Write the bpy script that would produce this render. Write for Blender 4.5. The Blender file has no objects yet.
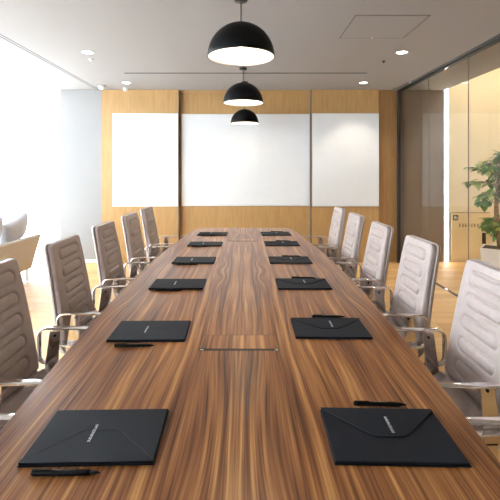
import bpy, bmesh, math, random
from mathutils import Vector, Matrix
random.seed(7)
PI = math.pi
S = bpy.context.scene
C = S.collection

# ------------------------------------------------------------------ camera
cd = bpy.data.cameras.new('camera'); cam = bpy.data.objects.new('camera', cd); C.objects.link(cam)
cam.location = (0, 0, 1.43); cam.rotation_euler = (PI/2, 0, 0)
cd.sensor_width = 36; cd.lens = 28.8; cd.shift_x = 0.010; cd.shift_y = -0.158; cd.clip_start = 0.02
S.camera = cam
# ------------------------------------------------------------------ world, exposure
W = bpy.data.worlds.new('world'); S.world = W; W.use_nodes = True
W.node_tree.nodes['Background'].inputs[0].default_value = (0.86, 0.93, 1, 1)
W.node_tree.nodes['Background'].inputs[1].default_value = 1.2
S.view_settings.view_transform = 'Standard'; S.view_settings.look = 'None'
S.view_settings.gamma = 1; S.view_settings.exposure = 0.75
S.view_settings.use_curve_mapping = False

def area(name, loc, rot, sx, sy, power, col=(1, 1, 1)):
    l = bpy.data.lights.new(name, 'AREA'); l.shape = 'RECTANGLE'; l.size = sx; l.size_y = sy
    l.energy = power; l.color = col
    o = bpy.data.objects.new(name, l); C.objects.link(o); o.location = loc; o.rotation_euler = rot
    return o
# daylight outside the curtained windows of the lounge on the left, and the far one
area('daylight_side', (-5.35, 2.2, 1.75), (0, -PI/2, 0), 3.4, 8.0, 1250, (0.82, 0.92, 1))
area('daylight_far', (-3.9, 6.95, 1.75), (-PI/2, 0, 0), 2.1, 3.4, 400, (0.82, 0.92, 1))

# ------------------------------------------------------------------ materials
def lin(c): return tuple((x/255/12.92 if x/255 <= .04045 else ((x/255+.055)/1.055)**2.4) for x in c)
def mat(name, col, rough=.5, metal=0, spec=.5, coat=0, coat_rough=.1, sheen=0, bump=None, vary=0, vscale=8):
    m = bpy.data.materials.new(name); m.use_nodes = True
    n = m.node_tree.nodes; L = m.node_tree.links; b = n['Principled BSDF']
    b.inputs['Base Color'].default_value = (*col, 1); b.inputs['Roughness'].default_value = rough
    b.inputs['Metallic'].default_value = metal; b.inputs['Specular IOR Level'].default_value = spec
    b.inputs['Coat Weight'].default_value = coat; b.inputs['Coat Roughness'].default_value = coat_rough
    b.inputs['Sheen Weight'].default_value = sheen
    tc = n.new('ShaderNodeTexCoord')
    if vary:
        t = n.new('ShaderNodeTexNoise'); t.inputs['Scale'].default_value = vscale; t.inputs['Detail'].default_value = 4
        L.new(tc.outputs['Object'], t.inputs['Vector'])
        r = n.new('ShaderNodeValToRGB')
        r.color_ramp.elements[0].position = .3; r.color_ramp.elements[1].position = .7
        r.color_ramp.elements[0].color = (*[c*(1-vary) for c in col], 1)
        r.color_ramp.elements[1].color = (*[min(1, c*(1+vary)) for c in col], 1)
        L.new(t.outputs['Fac'], r.inputs['Fac']); L.new(r.outputs['Color'], b.inputs['Base Color'])
    if bump:
        t = n.new('ShaderNodeTexNoise'); t.inputs['Scale'].default_value = bump[0]; t.inputs['Detail'].default_value = 3
        L.new(tc.outputs['Object'], t.inputs['Vector'])
        bp = n.new('ShaderNodeBump'); bp.inputs['Strength'].default_value = bump[1]; bp.inputs['Distance'].default_value = .002
        L.new(t.outputs['Fac'], bp.inputs['Height']); L.new(bp.outputs['Normal'], b.inputs['Normal'])
    return m
def emis(name, col, s):
    m = bpy.data.materials.new(name); m.use_nodes = True
    n = m.node_tree.nodes; n.clear(); o = n.new('ShaderNodeOutputMaterial'); e = n.new('ShaderNodeEmission')
    e.inputs[0].default_value = (*col, 1); e.inputs[1].default_value = s
    m.node_tree.links.new(e.outputs[0], o.inputs[0]); return m

def nd(nt, typ, **kw):
    x = nt.nodes.new(typ)
    for k, v in kw.items(): setattr(x, k, v)
    return x
def mth(nt, op, a, b=None, c=None):
    x = nt.nodes.new('ShaderNodeMath'); x.operation = op
    for i, v in enumerate((a, b, c)):
        if v is None: continue
        if isinstance(v, (int, float)): x.inputs[i].default_value = v
        else: nt.links.new(v, x.inputs[i])
    return x.outputs[0]
def ramp(nt, fac, stops):
    r = nt.nodes.new('ShaderNodeValToRGB'); e = r.color_ramp.elements
    e[0].position, e[0].color = stops[0][0], (*stops[0][1], 1)
    e[1].position, e[1].color = stops[-1][0], (*stops[-1][1], 1)
    for p, c in stops[1:-1]:
        k = e.new(p); k.color = (*c, 1)
    nt.links.new(fac, r.inputs[0]); return r.outputs[0]
def comb(nt, x, y, z):
    c = nt.nodes.new('ShaderNodeCombineXYZ')
    for i, v in enumerate((x, y, z)):
        if isinstance(v, (int, float)): c.inputs[i].default_value = v
        else: nt.links.new(v, c.inputs[i])
    return c.outputs[0]
def noise(nt, vec, scale, detail=3, rough=.5):
    t = nt.nodes.new('ShaderNodeTexNoise'); t.inputs['Scale'].default_value = scale
    t.inputs['Detail'].default_value = detail; t.inputs['Roughness'].default_value = rough
    nt.links.new(vec, t.inputs['Vector']); return t.outputs['Fac']

def walnut(name='walnut_veneer', shift=.025):
    """walnut veneer, leaves mirrored about the middle of the table in both directions"""
    m = bpy.data.materials.new(name); m.use_nodes = True; nt = m.node_tree; b = nt.nodes['Principled BSDF']
    g = nd(nt, 'ShaderNodeNewGeometry'); sp = nd(nt, 'ShaderNodeSeparateXYZ'); nt.links.new(g.outputs['Position'], sp.inputs[0])
    X, Y, Z = sp.outputs
    u = mth(nt, 'ABSOLUTE', mth(nt, 'ADD', X, shift)); v = mth(nt, 'ABSOLUTE', mth(nt, 'SUBTRACT', Y, 2.8))
    low = noise(nt, comb(nt, mth(nt, 'MULTIPLY', u, 3.2), mth(nt, 'MULTIPLY', v, .75), 3.1), 1, 2, .5)
    mid = noise(nt, comb(nt, mth(nt, 'MULTIPLY', u, 22), mth(nt, 'MULTIPLY', v, 2.4), 7.7), 1, 2, .5)
    # eye-shaped figures in the middle leaves
    def eye(uc, vc, a, c, amp):
        du = mth(nt, 'DIVIDE', mth(nt, 'SUBTRACT', u, uc), a); dv = mth(nt, 'DIVIDE', mth(nt, 'SUBTRACT', v, vc), c)
        r2 = mth(nt, 'ADD', mth(nt, 'MULTIPLY', du, du), mth(nt, 'MULTIPLY', dv, dv))
        return mth(nt, 'MULTIPLY', mth(nt, 'POWER', 2.718, mth(nt, 'MULTIPLY', r2, -1)), amp)
    f = mth(nt, 'ADD', u, mth(nt, 'MULTIPLY', low, .085))
    f = mth(nt, 'ADD', f, mth(nt, 'MULTIPLY', mid, .007))
    f = mth(nt, 'ADD', f, eye(.128, .20, .040, .12, .035))
    f = mth(nt, 'ADD', f, eye(.60, .55, .04, .20, .03))
    f = mth(nt, 'ADD', f, eye(.07, 1.75, .05, .35, .03))
    s1 = noise(nt, comb(nt, mth(nt, 'MULTIPLY', f, 46), mth(nt, 'MULTIPLY', v, 1.1), 1.3), 1, 3, .62)
    s2 = noise(nt, comb(nt, mth(nt, 'MULTIPLY', f, 190), mth(nt, 'MULTIPLY', v, 2.0), 5.3), 1, 2, .5)
    s3 = noise(nt, comb(nt, mth(nt, 'MULTIPLY', f, 12), mth(nt, 'MULTIPLY', v, .9), 9.3), 1, 1, .5)
    s = mth(nt, 'ADD', mth(nt, 'MULTIPLY', s1, .60), mth(nt, 'MULTIPLY', s2, .26))
    s = mth(nt, 'ADD', s, mth(nt, 'MULTIPLY', s3, .14))
    col = ramp(nt, s, [(.35, (.038, .011, .006)), (.42, (.150, .050, .018)), (.49, (.270, .105, .036)),
                       (.56, (.40, .175, .058)), (.65, (.62, .33, .12))])
    nt.links.new(col, b.inputs['Base Color'])
    b.inputs['Roughness'].default_value = .28; b.inputs['Specular IOR Level'].default_value = .30
    return m

def oak(name, axis, cols, fx=9, fy=.7, pos='Object', rough=.5, spec=.4):
    m = bpy.data.materials.new(name); m.use_nodes = True; nt = m.node_tree; b = nt.nodes['Principled BSDF']
    g = nd(nt, 'ShaderNodeNewGeometry'); sp = nd(nt, 'ShaderNodeSeparateXYZ'); nt.links.new(g.outputs['Position'], sp.inputs[0])
    X, Y, Z = sp.outputs
    a = mth(nt, 'ADD', X, mth(nt, 'MULTIPLY', Y, 1.0)); w = Z
    n1 = noise(nt, comb(nt, mth(nt, 'MULTIPLY', a, fx), mth(nt, 'MULTIPLY', w, fy), 0), 3, 4, .6)
    n2 = noise(nt, comb(nt, mth(nt, 'MULTIPLY', a, fx*9), mth(nt, 'MULTIPLY', w, fy*2), 4), 3, 2, .5)
    s = mth(nt, 'ADD', mth(nt, 'MULTIPLY', n1, .6), mth(nt, 'MULTIPLY', n2, .4))
    nt.links.new(ramp(nt, s, [(.35, cols[0]), (.65, cols[1])]), b.inputs['Base Color'])
    b.inputs['Roughness'].default_value = rough; b.inputs['Specular IOR Level'].default_value = spec
    return m

def floorboards():
    m = bpy.data.materials.new('oak_floorboards'); m.use_nodes = True; nt = m.node_tree; b = nt.nodes['Principled BSDF']
    g = nd(nt, 'ShaderNodeNewGeometry'); sp = nd(nt, 'ShaderNodeSeparateXYZ'); nt.links.new(g.outputs['Position'], sp.inputs[0])
    X, Y, Z = sp.outputs
    br = nd(nt, 'ShaderNodeTexBrick'); nt.links.new(comb(nt, X, Y, 0), br.inputs['Vector'])
    br.offset = .37; br.inputs['Scale'].default_value = 1; br.inputs['Mortar Size'].default_value = .0016
    br.inputs['Brick Width'].default_value = 1.1; br.inputs['Row Height'].default_value = .15
    br.inputs['Color1'].default_value = (.60, .36, .145, 1); br.inputs['Color2'].default_value = (.74, .48, .21, 1)
    br.inputs['Mortar'].default_value = (.30, .19, .09, 1)
    n1 = noise(nt, comb(nt, mth(nt, 'MULTIPLY', X, 1.4), mth(nt, 'MULTIPLY', Y, 22), 0), 2, 4, .6)
    mx = nd(nt, 'ShaderNodeMix', data_type='RGBA', blend_type='MULTIPLY'); mx.inputs['Factor'].default_value = .55
    nt.links.new(br.outputs['Color'], mx.inputs['A']); nt.links.new(ramp(nt, n1, [(.3, (.72, .66, .6)), (.7, (1, 1, 1))]), mx.inputs['B'])
    nt.links.new(mx.outputs['Result'], b.inputs['Base Color'])
    b.inputs['Roughness'].default_value = .55; b.inputs['Specular IOR Level'].default_value = .35
    return m

M = dict(
    ceiling=mat('pale_ceiling_paint', (.34, .32, .305), .9, spec=.1, bump=(300, .05)),
    greywall=mat('pale_grey_paint', (.31, .30, .295), .8, spec=.2, bump=(250, .08)),
    wood=oak('oak_wall_veneer', 'z', ((.38, .22, .085), (.50, .305, .125))),
    darkwood=oak('brown_wall_veneer', 'z', ((.24, .125, .042), (.33, .18, .062))),
    floor=floorboards(),
    carpet=mat('pale_carpet', (.62, .62, .61), .95, vary=.04, vscale=60, bump=(700, .3)),
    board=mat('white_board_enamel', (.74, .75, .76), .35, spec=.35, vary=.01),
    walnut=walnut(), walnutflap=walnut('walnut_flap_veneer', .21),
    leather=mat('taupe_leather', (.385, .312, .288), .42, spec=.5, coat=.25, coat_rough=.38, bump=(900, .25), vary=.06, vscale=30),
    shell_leather=mat('smooth_taupe_shell', (.42, .36, .33), .38, spec=.5, vary=.02),
    shell=mat('polished_shell_rim', (.62, .58, .56), .22, metal=.85, vary=.02),
    chrome=mat('chrome', (.80, .76, .74), .10, metal=1, vary=.01),
    dark=mat('black_plastic', (.012, .012, .013), .45, vary=.1, vscale=60),
    folder=mat('blue_black_card', (.006, .0085, .015), .62, spec=.22, bump=(1400, .2), vary=.1, vscale=40),
    stitch=mat('dark_blue_fold', (.03, .037, .05), .6, vary=.1),
    logo=mat('white_print', (.78, .80, .82), .6, vary=.02),
    pen=mat('matt_black_pen', (.005, .005, .006), .6, spec=.2, vary=.1),
    penprint=mat('grey_print', (.35, .36, .38), .5, vary=.03),
    shade=mat('matt_black_shade', (.004, .004, .005), .5, spec=.16, vary=.1),
    shadein=mat('white_shade_lining', (.88, .86, .82), .5, vary=.02),
    bulb=emis('warm_bulb', (1, .86, .66), 22),
    down=emis('downlight_glow', (1, .95, .86), 9),
    led=emis('led_strip', (1, .94, .83), 20),
    trim=mat('white_trim', (.80, .80, .79), .5, vary=.02),
    groove=mat('shadow_gap_dark', (.10, .10, .10), .7, vary=.1),
    panelgroove=mat('dark_frame', (.02, .02, .022), .7, vary=.1),
    alu=mat('brushed_aluminium', (.66, .65, .64), .28, metal=1, vary=.03),
    taupe=mat('taupe_wall', (.20, .172, .150), .7, vary=.03, vscale=3),
    cream=mat('cream_wall', (.84, .74, .53), .6, vary=.02, vscale=2),
    cabinet=mat('cream_cabinet', (.82, .67, .41), .5, vary=.02, vscale=2),
    sign=mat('dark_green_sign', (.008, .075, .035), .5, vary=.05),
    signtext=mat('brown_lettering', (.03, .022, .015), .6, vary=.05),
    sofa=mat('beige_sofa_fabric', (.46, .405, .35), .9, sheen=.2, bump=(600, .4), vary=.05, vscale=50),
    cushion=mat('grey_cushion_fabric', (.46, .45, .48), .9, sheen=.3, bump=(600, .4), vary=.06, vscale=40),
    planter=mat('white_planter', (.92, .91, .89), .4, vary=.02),
    soil=mat('dark_soil', (.05, .035, .022), .95, vary=.4, vscale=60, bump=(200, 1)),
    bark=mat('tan_bark', (.30, .20, .12), .85, vary=.3, vscale=40, bump=(150, .8)),
    tabledark=mat('dark_walnut_base', (.06, .03, .02), .4, vary=.2, vscale=10),
)
def leafmat(name, c1, c2):
    m = mat(name, c1, .35, spec=.5); nt = m.node_tree; b = nt.nodes['Principled BSDF']
    tc = nd(nt, 'ShaderNodeTexCoord'); n = noise(nt, tc.outputs['Object'], 9, 2)
    nt.links.new(ramp(nt, n, [(.35, c1), (.65, c2)]), b.inputs['Base Color'])
    return m
M['leaf'] = leafmat('glossy_green_leaf', (.07, .22, .05), (.20, .40, .10))
M['youngleaf'] = leafmat('yellow_green_leaf', (.42, .55, .14), (.62, .70, .24))
def glassmat():
    m = bpy.data.materials.new('clear_glass'); m.use_nodes = True; nt = m.node_tree; n = nt.nodes; n.clear()
    o = n.new('ShaderNodeOutputMaterial'); t = n.new('ShaderNodeBsdfTransparent'); g = n.new('ShaderNodeBsdfGlossy')
    t.inputs[0].default_value = (.94, .93, .92, 1); g.inputs['Roughness'].default_value = .0
    g2 = n.new('ShaderNodeNewGeometry'); dt = n.new('ShaderNodeVectorMath'); dt.operation = 'DOT_PRODUCT'
    nt.links.new(g2.outputs['Normal'], dt.inputs[0]); nt.links.new(g2.outputs['Incoming'], dt.inputs[1])
    c = mth(nt, 'ABSOLUTE', dt.outputs['Value']); k = mth(nt, 'POWER', mth(nt, 'SUBTRACT', 1, c), 5)
    fr = mth(nt, 'ADD', .045, mth(nt, 'MULTIPLY', k, .95)); mx = n.new('ShaderNodeMixShader')
    nt.links.new(fr, mx.inputs[0]); nt.links.new(t.outputs[0], mx.inputs[1]); nt.links.new(g.outputs[0], mx.inputs[2])
    nt.links.new(mx.outputs[0], o.inputs[0]); return m
M['glass'] = glassmat()
def curtainmat():
    m = bpy.data.materials.new('sheer_curtain'); m.use_nodes = True; nt = m.node_tree; n = nt.nodes; n.clear()
    o = n.new('ShaderNodeOutputMaterial'); t = n.new('ShaderNodeBsdfTranslucent'); d = n.new('ShaderNodeBsdfDiffuse')
    t.inputs[0].default_value = (.92, .94, .96, 1); d.inputs[0].default_value = (.85, .86, .87, 1)
    w = n.new('ShaderNodeTexNoise'); w.inputs['Scale'].default_value = 300
    mx = n.new('ShaderNodeMixShader'); mr = n.new('ShaderNodeMapRange'); mr.inputs['To Min'].default_value = .15; mr.inputs['To Max'].default_value = .25
    nt.links.new(w.outputs['Fac'], mr.inputs['Value']); nt.links.new(mr.outputs[0], mx.inputs[0])
    nt.links.new(t.outputs[0], mx.inputs[1]); nt.links.new(d.outputs[0], mx.inputs[2]); nt.links.new(mx.outputs[0], o.inputs[0]); return m
M['sheer'] = curtainmat()

# ------------------------------------------------------------------ helpers
def obj(name, bm, m, parent=None, smooth=False, bevel=0, seg=2):
    bmesh.ops.recalc_face_normals(bm, faces=bm.faces)
    me = bpy.data.meshes.new(name); bm.to_mesh(me); bm.free()
    o = bpy.data.objects.new(name, me); C.objects.link(o)
    for x in (m if isinstance(m, (list, tuple)) else [m]): me.materials.append(x)
    if smooth:
        for p in me.polygons: p.use_smooth = True
    if bevel:
        b = o.modifiers.new('bevel', 'BEVEL'); b.width = bevel; b.segments = seg; b.limit_method = 'ANGLE'; b.angle_limit = .6
    if parent: o.parent = parent
    return o
def box(bm, x0, x1, y0, y1, z0, z1, mi=0):
    vs = [bm.verts.new(p) for p in ((x0,y0,z0),(x1,y0,z0),(x1,y1,z0),(x0,y1,z0),(x0,y0,z1),(x1,y0,z1),(x1,y1,z1),(x0,y1,z1))]
    for f in ((0,3,2,1),(4,5,6,7),(0,1,5,4),(1,2,6,5),(2,3,7,6),(3,0,4,7)):
        bm.faces.new([vs[i] for i in f]).material_index = mi
def bx(*a):
    bm = bmesh.new(); box(bm, *a); return bm
def lathe(bm, prof, n=32, cx=0, cy=0, closed=False):
    rings = []
    for r, z in prof:
        if r < 1e-6: rings.append([bm.verts.new((cx, cy, z))])
        else: rings.append([bm.verts.new((cx+r*math.cos(2*PI*i/n), cy+r*math.sin(2*PI*i/n), z)) for i in range(n)])
    pairs = list(zip(rings, rings[1:])) + ([(rings[-1], rings[0])] if closed else [])
    for a, b in pairs:
        for i in range(n):
            j = (i+1) % n
            if len(a) == 1 and len(b) == 1: continue
            if len(a) == 1: bm.faces.new((a[0], b[i], b[j]))
            elif len(b) == 1: bm.faces.new((a[i], b[0], a[j]))
            else: bm.faces.new((a[i], b[i], b[j], a[j]))
    if not closed:
        for r in (rings[0], rings[-1]):
            if len(r) > 1: bm.faces.new(r)
def tube(bm, pts, r, n=10, closed=False, sect=None):
    """sweep a circle (or a flat section sect=(half_width_y, half_thickness)) along points in 3D"""
    pts = [Vector(p) for p in pts]; N = len(pts); rings = []
    for i, p in enumerate(pts):
        if closed: d = pts[(i+1) % N]-pts[i-1]
        else: d = pts[min(i+1, N-1)]-pts[max(i-1, 0)]
        d.normalize()
        up = Vector((0, 1, 0)) if sect else (Vector((0, 0, 1)) if abs(d.z) < .9 else Vector((1, 0, 0)))
        a = (up - d*up.dot(d)).normalized(); b = d.cross(a)
        rr = r[i] if isinstance(r, (list, tuple)) else r
        if sect:
            w, t = sect; q = []
            for k in range(n):
                an = 2*PI*k/n; c, s = math.cos(an), math.sin(an)
                q.append(p + a*(w*math.copysign(abs(c)**.35, c)) + b*(t*math.copysign(abs(s)**.6, s)))
        else: q = [p + a*(rr*math.cos(2*PI*k/n)) + b*(rr*math.sin(2*PI*k/n)) for k in range(n)]
        rings.append([bm.verts.new(v) for v in q])
    for i in range(N if closed else N-1):
        A, B = rings[i], rings[(i+1) % N]
        for k in range(n): bm.faces.new((A[k], B[k], B[(k+1) % n], A[(k+1) % n]))
    if not closed: bm.faces.new(rings[0]); bm.faces.new(rings[-1])
def arcpts(pts, rad, n=6, closed=False):
    """round the corners of a polyline"""
    pts = [Vector(p) for p in pts]; N = len(pts); out = []
    for i, p in enumerate(pts):
        if not closed and i in (0, N-1): out.append(p); continue
        a = pts[i-1]; b = pts[(i+1) % N]; r = rad if not isinstance(rad, (list, tuple)) else rad[i]
        da = (a-p); db = (b-p); r = min(r, da.length*.49, db.length*.49)
        A = p+da.normalized()*r; B = p+db.normalized()*r
        for k in range(n+1):
            t = k/n; out.append(A*(1-t)**2 + p*2*t*(1-t) + B*t*t)
    return out
def thing(name, label, cat, loc=(0, 0, 0), rz=0, group=None):
    o = bpy.data.objects.new(name, None); C.objects.link(o); o.empty_display_size = .1
    o.location = loc; o.rotation_euler = (0, 0, rz); o['label'] = label; o['category'] = cat
    if group: o['group'] = group
    return o
def tag(o, label, cat, group=None):
    o['label'] = label; o['category'] = cat
    if group: o['group'] = group
    return o
def struct(name, bm, m, **k):
    o = obj(name, bm, m, **k); o['kind'] = 'structure'; return o
def dup(root, loc, rz, label, group=None):
    r = root.copy(); C.objects.link(r); r.location = loc; r.rotation_euler = (0, 0, rz); r['label'] = label
    if group: r['group'] = group
    def rec(src, dst):
        for ch in list(src.children):
            c = ch.copy(); C.objects.link(c); c.parent = dst; rec(ch, c)
    rec(root, r); return r

# ------------------------------------------------------------------ the room
YB, YF = 6.27, -2.0       # far wall, wall behind the camera
XL, XR = -2.89, 2.43      # edge towards the lounge, glass partition
H = 2.70
struct('floor', bx(XL+.1, 5.2, YF, YB+.03, -.12, 0), M['floor'])
struct('floor_lounge', bx(-5.0, XL+.1, YF, YB+.3, -.12, 0), M['carpet'])
struct('ceiling', bx(XL, 3.13, YF, YB+.05, H, H+.2), M['ceiling'])
struct('ceiling_lounge', bx(-5.0, XL-.2, YF, YB+.3, 3.55, 3.7), M['ceiling'])
struct('trim_1', bx(XL-.2, XL, YF, YB+.05, H, 3.7), M['ceiling'])
struct('ceiling_corridor', bx(3.13, 5.2, YF, YB+.05, 3.6, 3.75), M['cream'])
struct('trim_2', bx(3.13, 3.2, YF, YB+.05, H+.2, 3.6), M['cream'])
struct('wall_back_left', bx(XL, -2.24, YB-.02, YB+.2, 0, H), M['greywall'])
struct('wall_lounge_end', bx(-5.0, XL, YB+.9, YB+1.0, -.1, 3.7), M['greywall'])
struct('wall_rear', bx(-5.0, 5.2, YF-.15, YF, 0, 3.7), M['greywall'])
struct('wall_corridor_right', bx(5.2, 5.3, YF, YB+.05, 0, 3.75), M['cream'])
struct('wall_corridor_dark', bx(XR+.02, 3.14, YB+.03, YB+.2, 0, H), M['taupe'])
struct('wall_corridor_end', bx(3.205, 5.2, YB+.03, YB+.2, 0, 3.75), M['cream'])
struct('baseboard_left', bx(XL, -2.245, YB-.035, YB-.02, 0, .05), M['trim'])
# wood wall: side panels proud, centre panel recessed
struct('wall_back_wood_left', bx(-2.24, -1.035, YB-.02, YB+.2, 0, H), M['wood'])
struct('wall_back_wood_center', bx(-1.035, 1.035, YB+.05, YB+.2, 0, H), M['wood'])
struct('wall_back_wood_right', bx(1.035, 2.09, YB-.02, YB+.2, 0, H), M['wood'])
struct('wall_back_column', bx(2.095, 2.385, YB+.005, YB+.2, 0, H), M['darkwood'])
bm = bmesh.new(); box(bm, -1.04, -1.03, YB-.022, YB+.04, 0, H); box(bm, 1.03, 1.04, YB-.022, YB+.04, 0, H)
struct('trim_3', bm, M['groove'])
struct('trim_12', bx(-1.028, 1.028, YB+.02, YB+.049, H-.03, H), M['wood'])
struct('trim_4', bx(2.385, 2.415, YB-.06, YB+.2, 0, H), M['panelgroove'])
struct('trim_5', bx(3.14, 3.205, YB+.05, YB+.1, 0, H+.9), M['trim'])
# ceiling grooves and slots
bm = bmesh.new()
for x in (-2.31, -2.27): box(bm, x-.006, x+.006, YF, YB-.02, H-.002, H+.001)
struct('trim_6', bm, M['groove'])
struct('trim_7', bx(-1.56, 1.58, 5.17, 5.20, H-.003, H+.001), M['panelgroove'])
# floor track under the glass
struct('trim_8', bx(XR-.02, XR+.02, YF, YB, .0, .004), M['panelgroove'])
struct('trim_9', bx(XR-.025, XR+.025, YF, YB-.02, H-.028, H), M['panelgroove'])
struct('trim_10', bx(XR-.075, XR-.03, YF, YB-.02, H-.006, H), M['groove'])
# glass partition panes
ys = [YB, 5.29, 4.35, 3.41, 2.47, 1.53, .59, -.35, -1.29, YF]
for i, (a, b) in enumerate(zip(ys, ys[1:])):
    o = struct('window_%d' % (i+3), bx(XR-.005, XR+.005, b+.002, a-.002, .006, H-.03), M['glass'])
bm = bmesh.new()
for y in ys[1:-1]: box(bm, XR-.0055, XR+.0055, y-.0015, y+.0015, .006, H-.03)
struct('trim_11', bm, M['taupe'])

# curtained windows of the lounge
def curtain_bm(p0, p1, z0, z1, amp=.025, wl=.11):
    bm = bmesh.new(); p0 = Vector(p0); p1 = Vector(p1); L = (p1-p0).length; d = (p1-p0)/L; nrm = Vector((-d.y, d.x, 0))
    n = int(L/wl*8); cols = []
    for i in range(n+1):
        t = i/n; q = p0 + d*L*t + nrm*(amp*math.sin(2*PI*L*t/wl) + .01*math.sin(t*L*5.1))
        cols.append([bm.verts.new((q.x, q.y, z)) for z in (z0, z1)])
    for a, b in zip(cols, cols[1:]): bm.faces.new((a[0], b[0], b[1], a[1]))
    return bm
tag(obj('sheer_curtain', curtain_bm((-4.8, YF+.05, 0), (-4.8, YB+.05, 0), .02, 3.5), M['sheer'], smooth=True),
    'long white sheer curtain over the lounge side window, behind the sofa', 'curtain')
tag(obj('sheer_curtain', curtain_bm((-4.72, YB+.14, 0), (-2.93, YB+.14, 0), .02, 3.5), M['sheer'], smooth=True),
    'glowing white sheer curtain over the far window beside the grey wall', 'curtain')
bm = bmesh.new()
for k in range(8):
    y = YF + .05 + k*(YB+.2-YF)/7; box(bm, -4.98, -4.93, y-.02, y+.02, 0, 3.55)
for z in (0, 3.5): box(bm, -4.98, -4.93, YF, YB+.3, z, z+.05)
f = struct('window_1', bm, M['trim']); obj('pane', bx(-4.96, -4.95, YF, YB+.3, .05, 3.5), M['glass'], f)
bm = bmesh.new()
for x in (-4.93, -4.2, -3.55, -2.92): box(bm, x, x+.03, YB+.3, YB+.35, 0, 3.55)
for z in (0, 3.5): box(bm, -4.93, -2.89, YB+.3, YB+.35, z, z+.05)
f = struct('window_2', bm, M['trim']); obj('pane', bx(-4.9, -2.9, YB+.32, YB+.33, .05, 3.5), M['glass'], f)

# ------------------------------------------------------------------ whiteboards
def whiteboard(x0, x1, y, label):
    t = thing('whiteboard', label, 'whiteboard', ((x0+x1)/2, y, .881)); w = (x1-x0)/2
    obj('board', bx(-w, w, -.012, 0, 0, 1.445), M['board'], t, bevel=.002)
    obj('edge_strip', bx(-w, w, -.006, 0, -.006, -.0002), M['alu'], t); obj('edge_strip', bx(-w, w, -.006, 0, 1.4452, 1.450), M['alu'], t)
whiteboard(-2.07, -1.045, YB-.021, 'white wall board on the left, above the brown chairs')
whiteboard(-1.00, 1.02, YB+.049, 'wide white projection board in the centre of the oak wall')
whiteboard(1.052, 2.09, YB-.021, 'white wall board on the right, above the pale looking chairs')

# ------------------------------------------------------------------ ceiling fittings
hb = bmesh.new()
for a in ((.90,1.515,3.255,3.262),(.90,1.515,3.815,3.822),(.90,.907,3.262,3.815),(1.508,1.515,3.262,3.815)): box(hb, *a, H-.002, H)
ht = thing('ceiling_hatch', 'square access hatch flush in the ceiling above the right side of the table', 'hatch', (1.207, 3.54, H))
ob = obj('hatch_frame', hb, M['groove'], ht); ob.matrix_parent_inverse = Matrix.Translation((-1.207, -3.54, -H))
obj('hatch_panel', bx(-.298, .298, -.272, .272, -.003, 0), M['ceiling'], ht)
bm = bmesh.new(); lathe(bm, [(.010, -.005), (.010, -.003)], 16, .0, .262); obj('latch', bm, M['alu'], ht)

def downlight(x, y, label, power, spot=True):
    t = thing('downlight', label, 'ceiling light', (x, y, H), group='recessed round downlights')
    bm = bmesh.new(); lathe(bm, [(.052, -.001), (.064, -.001), (.066, -.006), (.052, -.008)], 32, closed=True)
    obj('trim_ring', bm, M['trim'], t, smooth=True)
    bm = bmesh.new(); lathe(bm, [(.0, -.003), (.052, -.003)], 32); obj('lens', bm, M['down'], t)
    l = bpy.data.lights.new('downlight_beam', 'SPOT'); l.energy = power; l.spot_size = 1.75; l.spot_blend = .6; l.color = (1, .90, .76); l.shadow_soft_size = .04
    o = bpy.data.objects.new('downlight_beam', l); C.objects.link(o); o.parent = t; o.location = (0, 0, -.02)
downlight(-1.676, 4.27, 'round recessed downlight on the left, nearer the camera', 22)
downlight(1.676, 4.27, 'round recessed downlight on the right, just beyond the hatch', 22)
downlight(-1.70, 5.74, 'round recessed downlight in front of the left whiteboard', 22)
downlight(1.70, 5.74, 'round recessed downlight in front of the right whiteboard', 26)

def small_ceiling(name, x, y, prof, m, label, cat):
    bm = bmesh.new(); lathe(bm, prof, 24); o = obj(name, bm, m, smooth=True); o.location = (x, y, H); tag(o, label, cat)
small_ceiling('smoke_detector', -2.13, 5.95, [(0, -.055), (.045, -.052), (.055, -.035), (.06, 0)], M['trim'], 'white round detector on the ceiling at the left end of the oak wall', 'detector')
small_ceiling('sprinkler', -1.75, 4.55, [(0, -.02), (.012, -.02), (.012, -.006), (.03, -.004), (.03, 0)], M['alu'], 'tiny sprinkler head beside the nearer left downlight', 'sprinkler')
small_ceiling('sprinkler', 1.60, 4.62, [(0, -.02), (.012, -.02), (.012, -.006), (.02, -.004), (.02, 0)], M['dark'], 'tiny dark sprinkler head beside the nearer right downlight', 'sprinkler')
small_ceiling('sprinkler', -1.83, 6.12, [(0, -.05), (.03, -.045), (.035, -.004), (.035, 0)], M['trim'], 'small white sprinkler close to the oak wall on the left', 'sprinkler')
# door closer rail at the far end of the glass
t = thing('door_closer', 'short metal rail at the ceiling where the glass meets the oak wall', 'rail', (XR-.10, 5.9, H))
bm = bmesh.new(); box(bm, -.016, .016, -.26, .22, -.03, -.001); obj('rail', bm, M['alu'], t, bevel=.004)
bm = bmesh.new(); box(bm, -.07, -.03, .17, .23, -.045, -.001); box(bm, -.03, -.016, .19, .21, -.03, -.015); obj('bracket', bm, M['alu'], t, bevel=.004)

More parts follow.
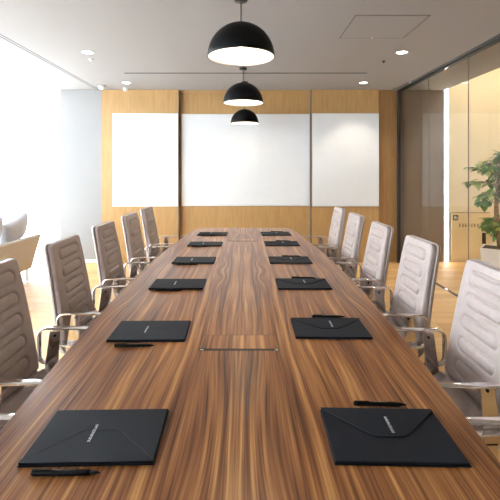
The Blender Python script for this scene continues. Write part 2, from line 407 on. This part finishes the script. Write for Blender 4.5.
# ------------------------------------------------------------------ pendant lamps
def pendant():
    R = .20; t = thing('pendant_lamp', '', 'pendant lamp')     # origin at the rim centre
    n = 18; out = [(R*math.cos(a), R*1.02*math.sin(a)) for a in [PI/2*k/n for k in range(n+1)]]
    inn = [((R-.004)*math.cos(a), (R*1.02-.006)*math.sin(a)) for a in [PI/2*k/n for k in range(n+1)]]
    out[-1] = (.018, R*1.02); inn[-1] = (.018, R*1.02-.006)
    bm = bmesh.new(); lathe(bm, [(R-.003, 0)]+out+[(.018, R*1.02-.002)], 64); obj('lamp_shade', bm, M['shade'], t, smooth=True)
    for f in bm.faces if bm.is_valid else []: pass
    bm = bmesh.new(); lathe(bm, [(R-.0035, .0005)]+inn, 64)
    o = obj('shade_lining', bm, M['shadein'], t, smooth=True)
    bm = bmesh.new(); lathe(bm, [(0, .200), (.019, .200), (.019, .206), (.008, .210), (.005, .218), (0, .218)], 20); obj('cap', bm, M['dark'], t, smooth=True)
    bm = bmesh.new(); tube(bm, [(0, 0, .218), (0, 0, 2.70-RIM)], .0036, 8); obj('cord', bm, M['dark'], t)
    bm = bmesh.new(); lathe(bm, [(0, .335), (.037, .335), (.040, .340), (.037, .352), (0, .354)], 28); obj('cord_disc', bm, M['dark'], t, smooth=True)
    bm = bmesh.new(); lathe(bm, [(0, 2.70-RIM-.025), (.045, 2.70-RIM-.025), (.05, 2.70-RIM)], 28); obj('canopy', bm, M['dark'], t, smooth=True)
    bm = bmesh.new(); lathe(bm, [(0, .045), (.035, .055), (.05, .085), (.043, .12), (.02, .16), (.018, .19)], 28); obj('bulb', bm, M['bulb'], t, smooth=True)
    return t
RIM = 2.108
def open_bottom(o):
    """remove the two cap faces so that the shade is an open dome"""
    bm = bmesh.new(); bm.from_mesh(o.data)
    bmesh.ops.delete(bm, geom=[f for f in bm.faces if len(f.verts) > 8], context='FACES_ONLY'); bm.to_mesh(o.data); bm.free()
p = pendant()
for ch in p.children:
    if ch.name.startswith(('lamp_shade', 'shade_lining')): open_bottom(ch)
p.location = (-.024, 2.39, RIM); p['label'] = 'black dome pendant lamp nearest the camera, the largest in view'
p['group'] = 'black dome pendants over the table'
dup(p, (-.018, 4.00, RIM), 0, 'middle black dome pendant lamp with its cord disc showing')
dup(p, (-.005, 5.71, RIM), 0, 'farthest black dome pendant lamp, in front of the central whiteboard')

# ------------------------------------------------------------------ conference table
TT = .735; TX = -.018
def half_width(y):
    w = .700 - .026*(y-2.62)**2
    for e, s in ((4.90, 1), (.50, -1)):
        d = (e-y)*s
        if d < .16: w -= .065*(1-math.sqrt(max(0, 1-((.16-d)/.16)**2)))
    return w
tb = thing('conference_table', 'long boat-shaped walnut conference table carrying the black folders', 'table', (TX, 2.7, 0))
bm = bmesh.new(); yy = [.50+.005*k for k in range(0, 33, 4)] + [.68+k*.07 for k in range(60)] + [4.74+.02*k for k in range(9)]
yy = sorted(set(round(y, 4) for y in yy if y <= 4.90))
for z_off in (0,):
    ring = [(half_width(y), y-2.7) for y in yy] + [(-half_width(y), y-2.7) for y in reversed(yy)]
    prof = [(0, .0), (0, -.004), (.012, -.030)]
    def loop(ins, z): return [bm.verts.new((x-math.copysign(ins, x), y*(1-ins/2.5), TT+z)) for x, y in ring]
    loops = [loop(.0025, 0), loop(0, -.0025), loop(0, -.012), loop(.02, -.032)]
    N = len(ring)
    for a, b in zip(loops, loops[1:]):
        for i in range(N): bm.faces.new((a[i], a[(i+1) % N], b[(i+1) % N], b[i]))
    K = len(yy)
    for lp in (loops[0], loops[-1]):
        for i in range(K-1): bm.faces.new((lp[i], lp[i+1], lp[N-2-i], lp[N-1-i]))
obj('tabletop', bm, M['walnut'], tb)
for yc in (-1.25, 1.25):
    bm = bmesh.new(); box(bm, -.30, .30, yc-.35, yc-.31, .02, TT-.033); box(bm, -.30, .30, yc+.31, yc+.35, .02, TT-.033)
    box(bm, -.05, .05, yc-.31, yc+.31, .10, TT-.033); box(bm, -.34, .34, yc-.38, yc+.38, 0, .02)
    obj('pedestal', bm, M['tabledark'], tb, bevel=.004)
# cable flaps let into the top
def flap(y0, y1, x0, x1, slot):
    e = .0009; bm = bmesh.new()
    X0, X1, Y0, Y1 = x0-TX, x1-TX, y0-2.7, y1-2.7
    box(bm, X0, X1, Y0+slot, Y1, TT-.002, TT+.0012)
    f = obj('cable_flap', bm, M['walnutflap'], tb)
    bm = bmesh.new()
    box(bm, X0-.003, X0, Y0, Y1+.002, TT-.002, TT+.0004); box(bm, X1, X1+.003, Y0, Y1+.002, TT-.002, TT+.0004)
    box(bm, X0-.003, X1+.003, Y1, Y1+.004, TT-.002, TT+.0004); box(bm, X0, X1, Y0, Y0+slot, TT-.002, TT+.0004)
    g = obj('flap_slot', bm, M['dark'], f)
    for xa in (X0+.002, X1-.014): obj('hinge', bx(xa, xa+.012, Y0+.001, Y0+.009, TT, TT+.0016), M['alu'], f)
flap(1.548, 1.690, -.176, .131, .015)
flap(3.955, 4.085, -.172, .125, .020)

# ------------------------------------------------------------------ chairs
def prof_path(pts, n=60):
    """dense smooth (x,z) path with normals and arclength"""
    P = [Vector((x, 0, z)) for x, z in pts]; out = []
    for i in range(len(P)-1):
        p0, p1, p2, p3 = P[max(i-1, 0)], P[i], P[i+1], P[min(i+2, len(P)-1)]
        for k in range(12):
            t = k/12
            out.append(.5*((2*p1)+(-p0+p2)*t+(2*p0-5*p1+4*p2-p3)*t*t+(-p0+3*p1-3*p2+p3)*t**3))
    out.append(P[-1])
    L = [0]
    for a, b in zip(out, out[1:]): L.append(L[-1]+(b-a).length)
    def at(s):
        s = max(0, min(L[-1], s))
        for i in range(len(L)-1):
            if L[i+1] >= s: break
        t = (s-L[i])/max(1e-9, L[i+1]-L[i]); p = out[i].lerp(out[i+1], t); d = (out[min(i+2, len(out)-1)]-out[max(i-1, 0)]).normalized()
        return p, d
    return at, L[-1]
def sheet(at, s0, s1, hw, thick, off, height=None, ns=60, nt=30, rc=.03, nsign=-1, rend=.03):
    """closed padded panel following the profile: hw(s) half width, rounded ends, off = offset of its back face from the path"""
    bm = bmesh.new()
    ss = []
    for k in range(ns+1):
        ss.append(s0+(s1-s0)*k/ns)
    for e in range(1, 7):
        a = rc*(1-math.cos(PI/2*e/7)); ss += [s0+a, s1-a]
    ss = sorted(set(round(s, 6) for s in ss))
    F, B = [], []
    for s in ss:
        p, d = at(s); nrm = Vector((d.z, 0, -d.x))*nsign     # towards the sitter
        w = hw(s); r0 = rc
        dd = min(s-s0, s1-s)
        r = rc
        if dd < r: w -= r-math.sqrt(max(0, r*r-(r-dd)**2))
        f, b = [], []
        for j in range(nt+1):
            q = -1+2*j/nt; q = math.copysign(1-(1-abs(q))**1.25, q) if abs(q) > 0 else 0; y = q*w
            ed = min(w-abs(y), dd*1.0 if dd < .05 else 9)
            roll = .010
            k = 1 if ed > roll else math.sqrt(max(0, 1-((roll-ed)/roll)**2))
            h = thick*(.35+.65*k)+(height(s, y) if height and ed > roll*.5 else 0)
            f.append(bm.verts.new(p+Vector((0, y, 0))+nrm*(off+h))); b.append(bm.verts.new(p+Vector((0, y, 0))+nrm*off))
        F.append(f); B.append(b)
    for i in range(len(ss)-1):
        for j in range(nt):
            bm.faces.new((F[i][j], F[i][j+1], F[i+1][j+1], F[i+1][j])); bm.faces.new((B[i][j], B[i+1][j], B[i+1][j+1], B[i][j+1]))
        bm.faces.new((F[i][0], F[i+1][0], B[i+1][0], B[i][0])); bm.faces.new((F[i][nt], B[i][nt], B[i+1][nt], F[i+1][nt]))
    for i in (0, len(ss)-1):
        for j in range(nt): bm.faces.new((F[i][j], B[i][j], B[i][j+1], F[i][j+1]))
    return bm
# profile from top of the back down and forward along the seat (x = towards the table)
AT, LEN = prof_path([(-.292, 1.035), (-.268, .92), (-.246, .80), (-.226, .68), (-.212, .58), (-.196, .50), (-.150, .452), (-.06, .440), (.08, .445), (.20, .450), (.235, .440)])
def sdf_oval(s, y, sc, hh, hl):
    dx = max(abs(y)-(hl-hh), 0); return math.hypot(dx, s-sc)-hh
OV = [.082+.096*k for k in range(5)]
def pad_height(s, y):
    h = 0
    for k, sc in enumerate(OV):
        d = sdf_oval(s, y, sc, .029, .125)
        h -= .0085*math.exp(-(d/.0055)**2)
        if d < 0: h += .0045*min(1, -d/.02)
    return h
def seat_height(s, y):
    return -.006*math.exp(-((abs(y)-.15)/.008)**2)
def backw(s): return .184+.030*min(1, s/.5)
BACK_END = .545
def make_chair():
    t = thing('office_chair', '', 'chair')
    obj('shell', sheet(AT, 0, LEN, lambda s: backw(s)+.004, .020, 0, ns=60, nt=40, rc=.034, nsign=1), M['shell_leather'], t, smooth=True)
    b = obj('backrest', sheet(AT, .004, BACK_END, lambda s: backw(s)-.003, .030, 0.0005, pad_height, ns=150, nt=56, rc=.034), M['leather'], t, smooth=True)
    obj('seat', sheet(AT, BACK_END+.002, LEN-.002, lambda s: .213, .045, .0005, seat_height, ns=50, nt=40, rc=.03), M['leather'], t, smooth=True)
    for sy in (-1, 1):
        y = sy*.246
        P = arcpts([(-.196, y, .682), (.150, y, .682), (.165, y, .500), (-.196, y, .520)], [.045, .05, .04, .035], 7, closed=True)
        bm = bmesh.new(); tube(bm, P, 0, 12, closed=True, sect=(.016, .0055)); a = obj('armrest', bm, M['chrome'], t, smooth=True)
        bm = bmesh.new(); yb = sy*.226
        q = [(-.135, .674), (-.085, .674), (-.100, .46), (-.165, .46)]
        v1 = [bm.verts.new((x, yb-.003, z)) for x, z in q]; v2 = [bm.verts.new((x, yb+.003, z)) for x, z in q]
        bm.faces.new(v1); bm.faces.new(list(reversed(v2)))
        for i in range(4): bm.faces.new((v1[i], v1[(i+1) % 4], v2[(i+1) % 4], v2[i]))
        box(bm, -.125, -.095, min(yb, y-sy*.01), max(yb, y-sy*.01), .6755, .680)
        br = obj('bracket', bm, M['chrome'], a, bevel=.0015)
        bm = bmesh.new(); tube(bm, [(-.110, yb-.0055, .655), (-.110, yb+.0055, .655)], .006, 12); obj('screw', bm, M['dark'], br)
    bm = bmesh.new(); box(bm, -.13, .10, -.222, .222, .395, .415); box(bm, -.10, .08, -.06, .06, .375, .395)
    box(bm, -.15, -.08, -.229, -.210, .40, .47); box(bm, -.15, -.08, .210, .229, .40, .47)
    obj('seat_frame', bm, M['chrome'], t, bevel=.003)
    bm = bmesh.new(); lathe(bm, [(.022, .10), (.022, .25), (.016, .25), (.016, .376)], 20); obj('gas_lift', bm, M['chrome'], t, smooth=True)
    bm = bmesh.new(); lathe(bm, [(.03, .075), (.036, .08), (.036, .115), (.028, .125)], 24); obj('hub', bm, M['chrome'], t, smooth=True)
    for k in range(5):
        a = 2*PI*k/5+PI; c, s = math.cos(a), math.sin(a)
        bm = bmesh.new(); tube(bm, [(c*.03, s*.03, .098), (c*.15, s*.15, .092), (c*.27, s*.27, .078)], [.017, .014, .010], 10)
        lg = obj('leg', bm, M['chrome'], t, smooth=True)
        bm = bmesh.new(); px, py = c*.268, s*.268
        for w in (-1, 1):
            ox, oy = -s*.013*w, c*.013*w; tube(bm, [(px+ox*.35, py+oy*.35, .030), (px+ox*1.5, py+oy*1.5, .030)], .030, 18)
        tube(bm, [(px, py, .03), (px, py, .075)], .006, 8)
        obj('castor', bm, M['dark'], lg)
    return t
chair = make_chair()
ord_l = ['left row, nearest the camera, mostly outside the frame',
         'backrest cut by the left frame edge', 'second visible from the camera on the left side',
         'third visible from the camera on the left side', 'fourth visible from the camera on the left side', 'farthest from the camera on the left side']
ord_r = ['right row, only its armrest in view',
         'backrest cut by the right frame edge', 'second visible from the camera on the right side',
         'third visible from the camera on the right side', 'fourth visible from the camera on the right side', 'farthest from the camera on the right side']
YC = [.97, 1.66, 2.345, 3.02, 3.70, 4.34]
for i, y in enumerate(YC):
    x = -.785; lab = 'ribbed leather office chair with chrome arms, '+ord_l[i]
    if i == 0: chair.location = (x, y, 0); chair['label'] = lab; chair['group'] = 'chairs along the table'
    else: dup(chair, (x, y, 0), 0, lab)
for i, y in enumerate(YC):
    dup(chair, (.745, y-.02, 0), PI, 'ribbed leather office chair with chrome arms, '+ord_r[i])

# ------------------------------------------------------------------ folders and pens
def glyphs(n, L, h, seed, z, cjk=False):
    """a row of n tiny printed characters, length L along x, height h"""
    rnd = random.Random(seed); bm = bmesh.new(); w = L/n; t = h*.16
    for i in range(n):
        x0 = -L/2+i*w+w*.12; x1 = x0+w*.72
        kind = rnd.randrange(5)
        if cjk:
            t = h*.15; xm = x0+(x1-x0)*rnd.choice((.3, .5, .7))
            box(bm, xm, xm+t, -h/2, h/2, z, z+.0003)
            for q in (-.42, rnd.uniform(-.1, .1), .36): box(bm, x0+rnd.uniform(0, .2)*w, x1, h*q, h*q+t, z+.0001, z+.0004)
            continue
        if kind != 1: box(bm, x0, x0+t, -h/2, h/2, z, z+.0003)
        if kind in (0, 3): box(bm, x1-t, x1, -h/2, h/2, z, z+.0003)
        if kind in (0, 1, 2, 4): box(bm, x0, x1, h/2-t, h/2, z, z+.0003)
        if kind in (1, 3, 4): box(bm, x0, x1, -t/2, t/2, z, z+.0003)
        if kind in (1, 2): box(bm, x0, x1, -h/2, -h/2+t, z, z+.0003)
    return bm
def make_folder():
    """local: long side along x, flap hinge at -y"""
    t = thing('document_folder', '', 'folder'); a, b = .160, .107
    bm = bmesh.new(); box(bm, -a, a, -b, b, 0, .003); obj('back_cover', bm, M['folder'], t, bevel=.001)
    bm = bmesh.new()
    top = [(-a+.002, -b+.001), (a-.002, -b+.001), (a-.002, b-.002), (-a+.002, b-.002)]
    v0 = [bm.verts.new((x, y, .0032)) for x, y in top]; v1 = [bm.verts.new((x, y, .0085)) for x, y in top]
    bm.faces.new(v0); bm.faces.new(v1)
    for i in range(4): bm.faces.new((v0[i], v0[(i+1) % 4], v1[(i+1) % 4], v1[i]))
    obj('front_cover', bm, M['folder'], t, bevel=.002)
    fl = [(-a+.002, -b+.012), (-a+.002, -b), (a-.002, -b), (a-.002, -b+.012), (.052, .008), (.035, .018), (-.035, .018), (-.052, .008)]
    bm = bmesh.new(); v0 = [bm.verts.new((x, y, .0086)) for x, y in fl]; v1 = [bm.verts.new((x, y, .0106)) for x, y in fl]
    bm.faces.new(v0); bm.faces.new(v1)
    for i in range(8): bm.faces.new((v0[i], v0[(i+1) % 8], v1[(i+1) % 8], v1[i]))
    f = obj('flap', bm, M['folder'], t, bevel=.0005)
    bm = bmesh.new()
    pl = [(-a+.006, -b+.008), (-.052, .003), (-.035, .0120), (.035, .0120), (.052, .003), (a-.006, -b+.008)]
    for p0, p1 in zip(pl, pl[1:]):
        tube(bm, [(p0[0], p0[1], .0106), (p1[0], p1[1], .0106)], .0006, 6)
    obj('seam', bm, M['stitch'], f)
    bm = glyphs(11, .070, .0072, 3, .0108)
    bmesh.ops.rotate(bm, verts=bm.verts, cent=(0, 0, 0), matrix=Matrix.Rotation(-PI/2, 3, 'Z')); bmesh.ops.translate(bm, verts=bm.verts, vec=(-.020, -.002, 0))
    o = obj('printed_name', bm, M['logo'], t); o['label'] = 'small white printed name'
    return t
def make_pen():
    t = thing('pen', '', 'pen'); L = .0775
    bm = bmesh.new(); tube(bm, [(-L, 0, .0062), (-L+.006, 0, .0062), (.035, 0, .0062), (.055, 0, .0058)], [.0048, .0058, .006, .0056], 16); obj('barrel', bm, M['pen'], t, smooth=True)
    bm = bmesh.new(); tube(bm, [(.055, 0, .0058), (L-.006, 0, .0050), (L, 0, .0046)], [.0054, .0026, .0011], 14); obj('tip', bm, M['pen'], t, smooth=True)
    bm = bmesh.new(); box(bm, -L+.002, -L+.045, -.0018, .0018, .0128, .0142); box(bm, -L+.002, -L+.006, -.0018, .0018, .011, .0128); obj('clip', bm, M['pen'], t)
    bm = glyphs(12, .045, .0022, 5, .01225); o = obj('printed_name', bm, M['penprint'], t)
    return t
ordw = ['nearest the camera', 'second from the camera', 'third from the camera', 'fourth from the camera', 'fifth from the camera', 'farthest from the camera']
# near-edge depth and inner x of every folder, left then right
FL = [(.939, -.211, -.533), (1.622, -.243, -.558), (2.336, -.246, -.556), (2.99, -.236, -.545), (3.68, -.214, -.534), (4.29, -.196, -.510)]
FR = [(.939, .211, .527), (1.650, .209, .522), (2.336, .190, .507), (2.99, .194, .500), (3.69, .193, .505), (4.29, .180, .495)]
fol = make_folder(); pen = make_pen(); first = True
for side, rows in ((-1, FL), (1, FR)):
    for i, (yn, xi, xo) in enumerate(rows):
        xc = (xi+xo)/2; yc = yn+.108; skew = -.052*(yc-2.62)
        ang = math.atan(skew)*side*-.3
        sd = 'left' if side < 0 else 'right'
        rz = ang+(0 if side < 0 else PI)
        fx = xc + side*.005*(1 if yc < 2.6 else 0)
        lab = 'flat black flap folder on the %s side of the table, %s' % (sd, ordw[i])
        py = yn-.026 if side < 0 else yn+.243
        px = xc-.037 if side < 0 else xc+.03
        if side < 0: py = yn-[.026, .042, .022, .030, .022, .022][i]
        if side > 0 and i > 0: py = yn+.243
        plab = 'black pen %s the black folder on the %s side, %s' % ('in front of' if side < 0 else 'just beyond', sd, ordw[i])
        prz = ang+[.0, .015, -.02, .01, .0, .01][i]
        if side > 0 and i % 2 == 0: prz += 0
        if first:
            fol.location = (fx, yc, TT+.0006); fol.rotation_euler = (0, 0, rz); fol['label'] = lab; fol['group'] = 'black folders on the table'
            pen.location = (px, py, TT+.0006); pen.rotation_euler = (0, 0, prz); pen['label'] = plab; pen['group'] = 'black pens on the table'; first = False
        else:
            fo = dup(fol, (fx, yc, TT+.0006), rz, lab)
            if side > 0:
                for ch in fo.children:
                    if ch.name.startswith('printed_name'): ch.location = (.006, -.030, 0)
            dup(pen, (px, py, TT+.0006), prz, plab)

# ------------------------------------------------------------------ sofa in the lounge (seen from behind)
sf = thing('sofa', 'beige fabric sofa with thin metal legs standing in the lounge on the left', 'sofa', (-3.19, 4.32, 0))
def soft(bm, x0, x1, y0, y1, z0, z1): box(bm, x0, x1, y0, y1, z0, z1)
# backrest panels lean outward towards the table: (x,z) section
def lean_panel(y0, y1, m):
    bm = bmesh.new(); q = [(.39, .16), (.52, .60), (.47, .615), (.33, .18)]
    v1 = [bm.verts.new((x, y0, z)) for x, z in q]; v2 = [bm.verts.new((x, y1, z)) for x, z in q]
    bm.faces.new(v1); bm.faces.new(v2)
    for i in range(4): bm.faces.new((v1[i], v1[(i+1) % 4], v2[(i+1) % 4], v2[i]))
    return obj('back_panel', bm, m, sf, bevel=.012, seg=3)
lean_panel(-.05, .93, M['sofa']); lean_panel(-1.05, -.06, M['sofa'])
obj('seat_base', bx(-.45, .36, -1.05, .93, .18, .32), M['sofa'], sf, bevel=.03, seg=3)
obj('seat_cushion', bx(-.46, .32, -.05, .92, .325, .45), M['sofa'], sf, bevel=.04, seg=3)
obj('seat_cushion', bx(-.46, .32, -1.04, -.07, .325, .45), M['sofa'], sf, bevel=.04, seg=3)
for x in (-.40, .36):
    for y in (-1.0, .88):
        bm = bmesh.new(); box(bm, x-.010, x+.010, y-.02, y+.02, 0, .175); obj('leg', bm, M['chrome'], sf, bevel=.002)
obj('frame_rail', bx(-.45, .39, .84, .92, .16, .178), M['chrome'], sf)
def pillow(loc, rot, w, h, label, th=.20, m='cushion'):
    bm = bmesh.new(); n = 16; G = []
    for sgn in (1, -1):
        g = []
        for i in range(n+1):
            r = []
            for j in range(n+1):
                u = -1+2*i/n; v = -1+2*j/n
                k = (max(0, 1-u*u)**.5)*(max(0, 1-v*v)**.5)
                pin = 1-.07*(1-abs(u))*abs(v)**2-0; pin2 = 1-.07*(1-abs(v))*abs(u)**2
                r.append(bm.verts.new((u*w/2*pin2, sgn*th/2*k**.8, v*h/2*pin)))
            g.append(r)
        for i in range(n):
            for j in range(n): bm.faces.new((g[i][j], g[i+1][j], g[i+1][j+1], g[i][j+1]))
    bmesh.ops.remove_doubles(bm, verts=bm.verts, dist=1e-5)
    o = obj('cushion', bm, M[m], smooth=True); o.location = loc; o.rotation_euler = rot
    tag(o, label, 'cushion', 'cushions on the sofa')
pillow((-2.865, 4.95, .695), (math.radians(17), math.radians(-14), math.radians(88)), .50, .34, 'grey cushion propped on the sofa back, at its far end')
pillow((-2.87, 4.42, .69), (math.radians(17), math.radians(-10), math.radians(90)), .50, .38, 'grey cushion propped on the sofa back, cut by the left frame edge')

# ------------------------------------------------------------------ corridor: cabinet, LED, planter
t = thing('fire_cabinet', 'low cream wall cabinet with green sign and brown lettering in the corridor', 'cabinet', (3.52, YB+.03, 0))
dr = obj('door', bx(-.28, .32, -.022, 0, .03, .77), M['cabinet'], t, bevel=.002)
bm = bmesh.new(); box(bm, -.284, .324, -.012, 0, .772, .778); box(bm, -.286, -.282, -.012, 0, .03, .778); box(bm, .322, .326, -.012, 0, .03, .778)
obj('door_gap', bm, M['groove'], t)
obj('handle', bx(.20, .25, -.045, -.0222, .29, .46), M['dark'], dr, bevel=.004)
sg = obj('sign_plate', bx(-.255, -.175, -.026, -.0222, .655, .74), M['sign'], dr)
bm = bmesh.new()
for a in ((-.235, -.205, .668, .725), (-.222, -.195, .690, .705)): box(bm, a[0], a[1]-.015, -.0275, -.0262, a[2], a[3])
box(bm, -.20, -.19, -.0275, -.0262, .668, .71); box(bm, -.215, -.19, -.0275, -.0262, .705, .712)
obj('sign_symbol', bm, M['logo'], sg)
bm = glyphs(7, .33, .050, 21, 0, True); bmesh.ops.rotate(bm, verts=bm.verts, cent=(0, 0, 0), matrix=Matrix.Rotation(PI/2, 3, 'X'))
bmesh.ops.translate(bm, verts=bm.verts, vec=(-.01, -.0222, .575)); obj('lettering', bm, M['signtext'], dr)
tag(obj('light_strip', bx(3.155, 3.19, YB+.035, YB+.048, .0, 3.5), M['led']), 'tall glowing vertical light strip at the corner of the cream corridor wall', 'light')
for k, y in enumerate((0.8, 3.7, 5.3)):  # unseen lamps, added to brighten the cream end wall and the planter
    lt = thing('added_linear_light', 'unseen long lamp added to brighten the corridor beyond the glass, %s' % ['nearest the camera', 'middle one', 'farthest, before the cream wall'][k], 'ceiling light', (3.7, y, 3.6), group='added corridor lamps')
    obj('housing', bx(-.10, .10, -.62, .62, -.05, 0), M['trim'], lt, bevel=.003); obj('diffuser', bx(-.09, .09, -.60, .60, -.058, -.0505), M['led'], lt)
PX, PY = 3.17, 5.0
t = thing('planter', 'white tapered planter box behind the glass on the right, holding the leafy plant', 'planter', (PX, PY, 0), math.radians(52))
bm = bmesh.new()
def sq(h, z, ins=0): return [bm.verts.new((sx*(h-ins), sy*(h-ins), z)) for sx, sy in ((-1, -1), (1, -1), (1, 1), (-1, 1))]
A, B, Cc, D = sq(.14, 0), sq(.18, .475), sq(.18, .475, .015), sq(.179, .454, .015)
bm.faces.new(A)
for a, b in ((A, B), (B, Cc), (Cc, D)):
    for i in range(4): bm.faces.new((a[i], a[(i+1) % 4], b[(i+1) % 4], b[i]))
bm.faces.new(D)
obj('pot', bm, M['planter'], t, bevel=.004)
obj('soil', bx(-.164, .164, -.164, .164, .455, .466), M['soil'], t)
pt = thing('potted_plant', 'bushy leafy plant with a tan trunk growing in the white planter', 'plant', (PX, PY, .474))
rnd = random.Random(11)
bm = bmesh.new(); tube(bm, [(.02, 0, -.006), (.0, .01, .2), (-.03, 0, .45), (-.01, .02, .75), (.03, 0, 1.08)], [.032, .028, .025, .020, .010], 12)
tips = []
for k in range(44):
    a = rnd.uniform(0, 2*PI)
    if k < 9: z0 = rnd.uniform(.20, .30); r = rnd.uniform(.05, .12)
    else: z0 = rnd.uniform(.50, 1.08); r = rnd.uniform(.16, .36)*(1-.45*max(0, z0-.8)/.3)
    p0 = Vector((-.01, 0, z0)); p1 = p0+Vector((math.cos(a)*r*.5, math.sin(a)*r*.5, .06)); p2 = p0+Vector((math.cos(a)*r, math.sin(a)*r, rnd.uniform(-.04, .12)))
    tube(bm, [p0, p1, p2], [.007, .005, .003], 6); tips.append((p1, p2))
obj('trunk', bm, M['bark'], pt, smooth=True)
def leaf(bm, base, d, up, L, w):
    d = d.normalized(); s = d.cross(up).normalized(); u = s.cross(d).normalized(); rows = []
    n = 7
    for i in range(n+1):
        t_ = i/n; ww = w*math.sin(PI*min(1, t_*.97+.03))**.7*(1-.25*t_); c = base+d*(L*t_)-u*(L*.28*t_*t_)
        rows.append([bm.verts.new(c+s*ww+u*ww*.25), bm.verts.new(c), bm.verts.new(c-s*ww+u*ww*.25)])
    for a, b in zip(rows, rows[1:]):
        for j in range(2): bm.faces.new((a[j], a[j+1], b[j+1], b[j]))
g, yg = bmesh.new(), bmesh.new()
for p1, p2 in tips:
    for k in range(15):
        q = p1.lerp(p2, rnd.uniform(.1, 1.05)); a = rnd.uniform(0, 2*PI)
        d = (p2-p1).normalized()*.6+Vector((math.cos(a), math.sin(a), rnd.uniform(-.5, .5)))
        tgt = yg if (rnd.random() < .16 or (q.x < -.15 and q.z > .6 and rnd.random() < .6)) else g
        leaf(tgt, q, d, Vector((0, 0, 1)), rnd.uniform(.09, .15), rnd.uniform(.034, .054))
for bb, mm in ((g, 'leaf'), (yg, 'youngleaf')):
    o = obj('foliage', bb, M[mm], pt, smooth=True)
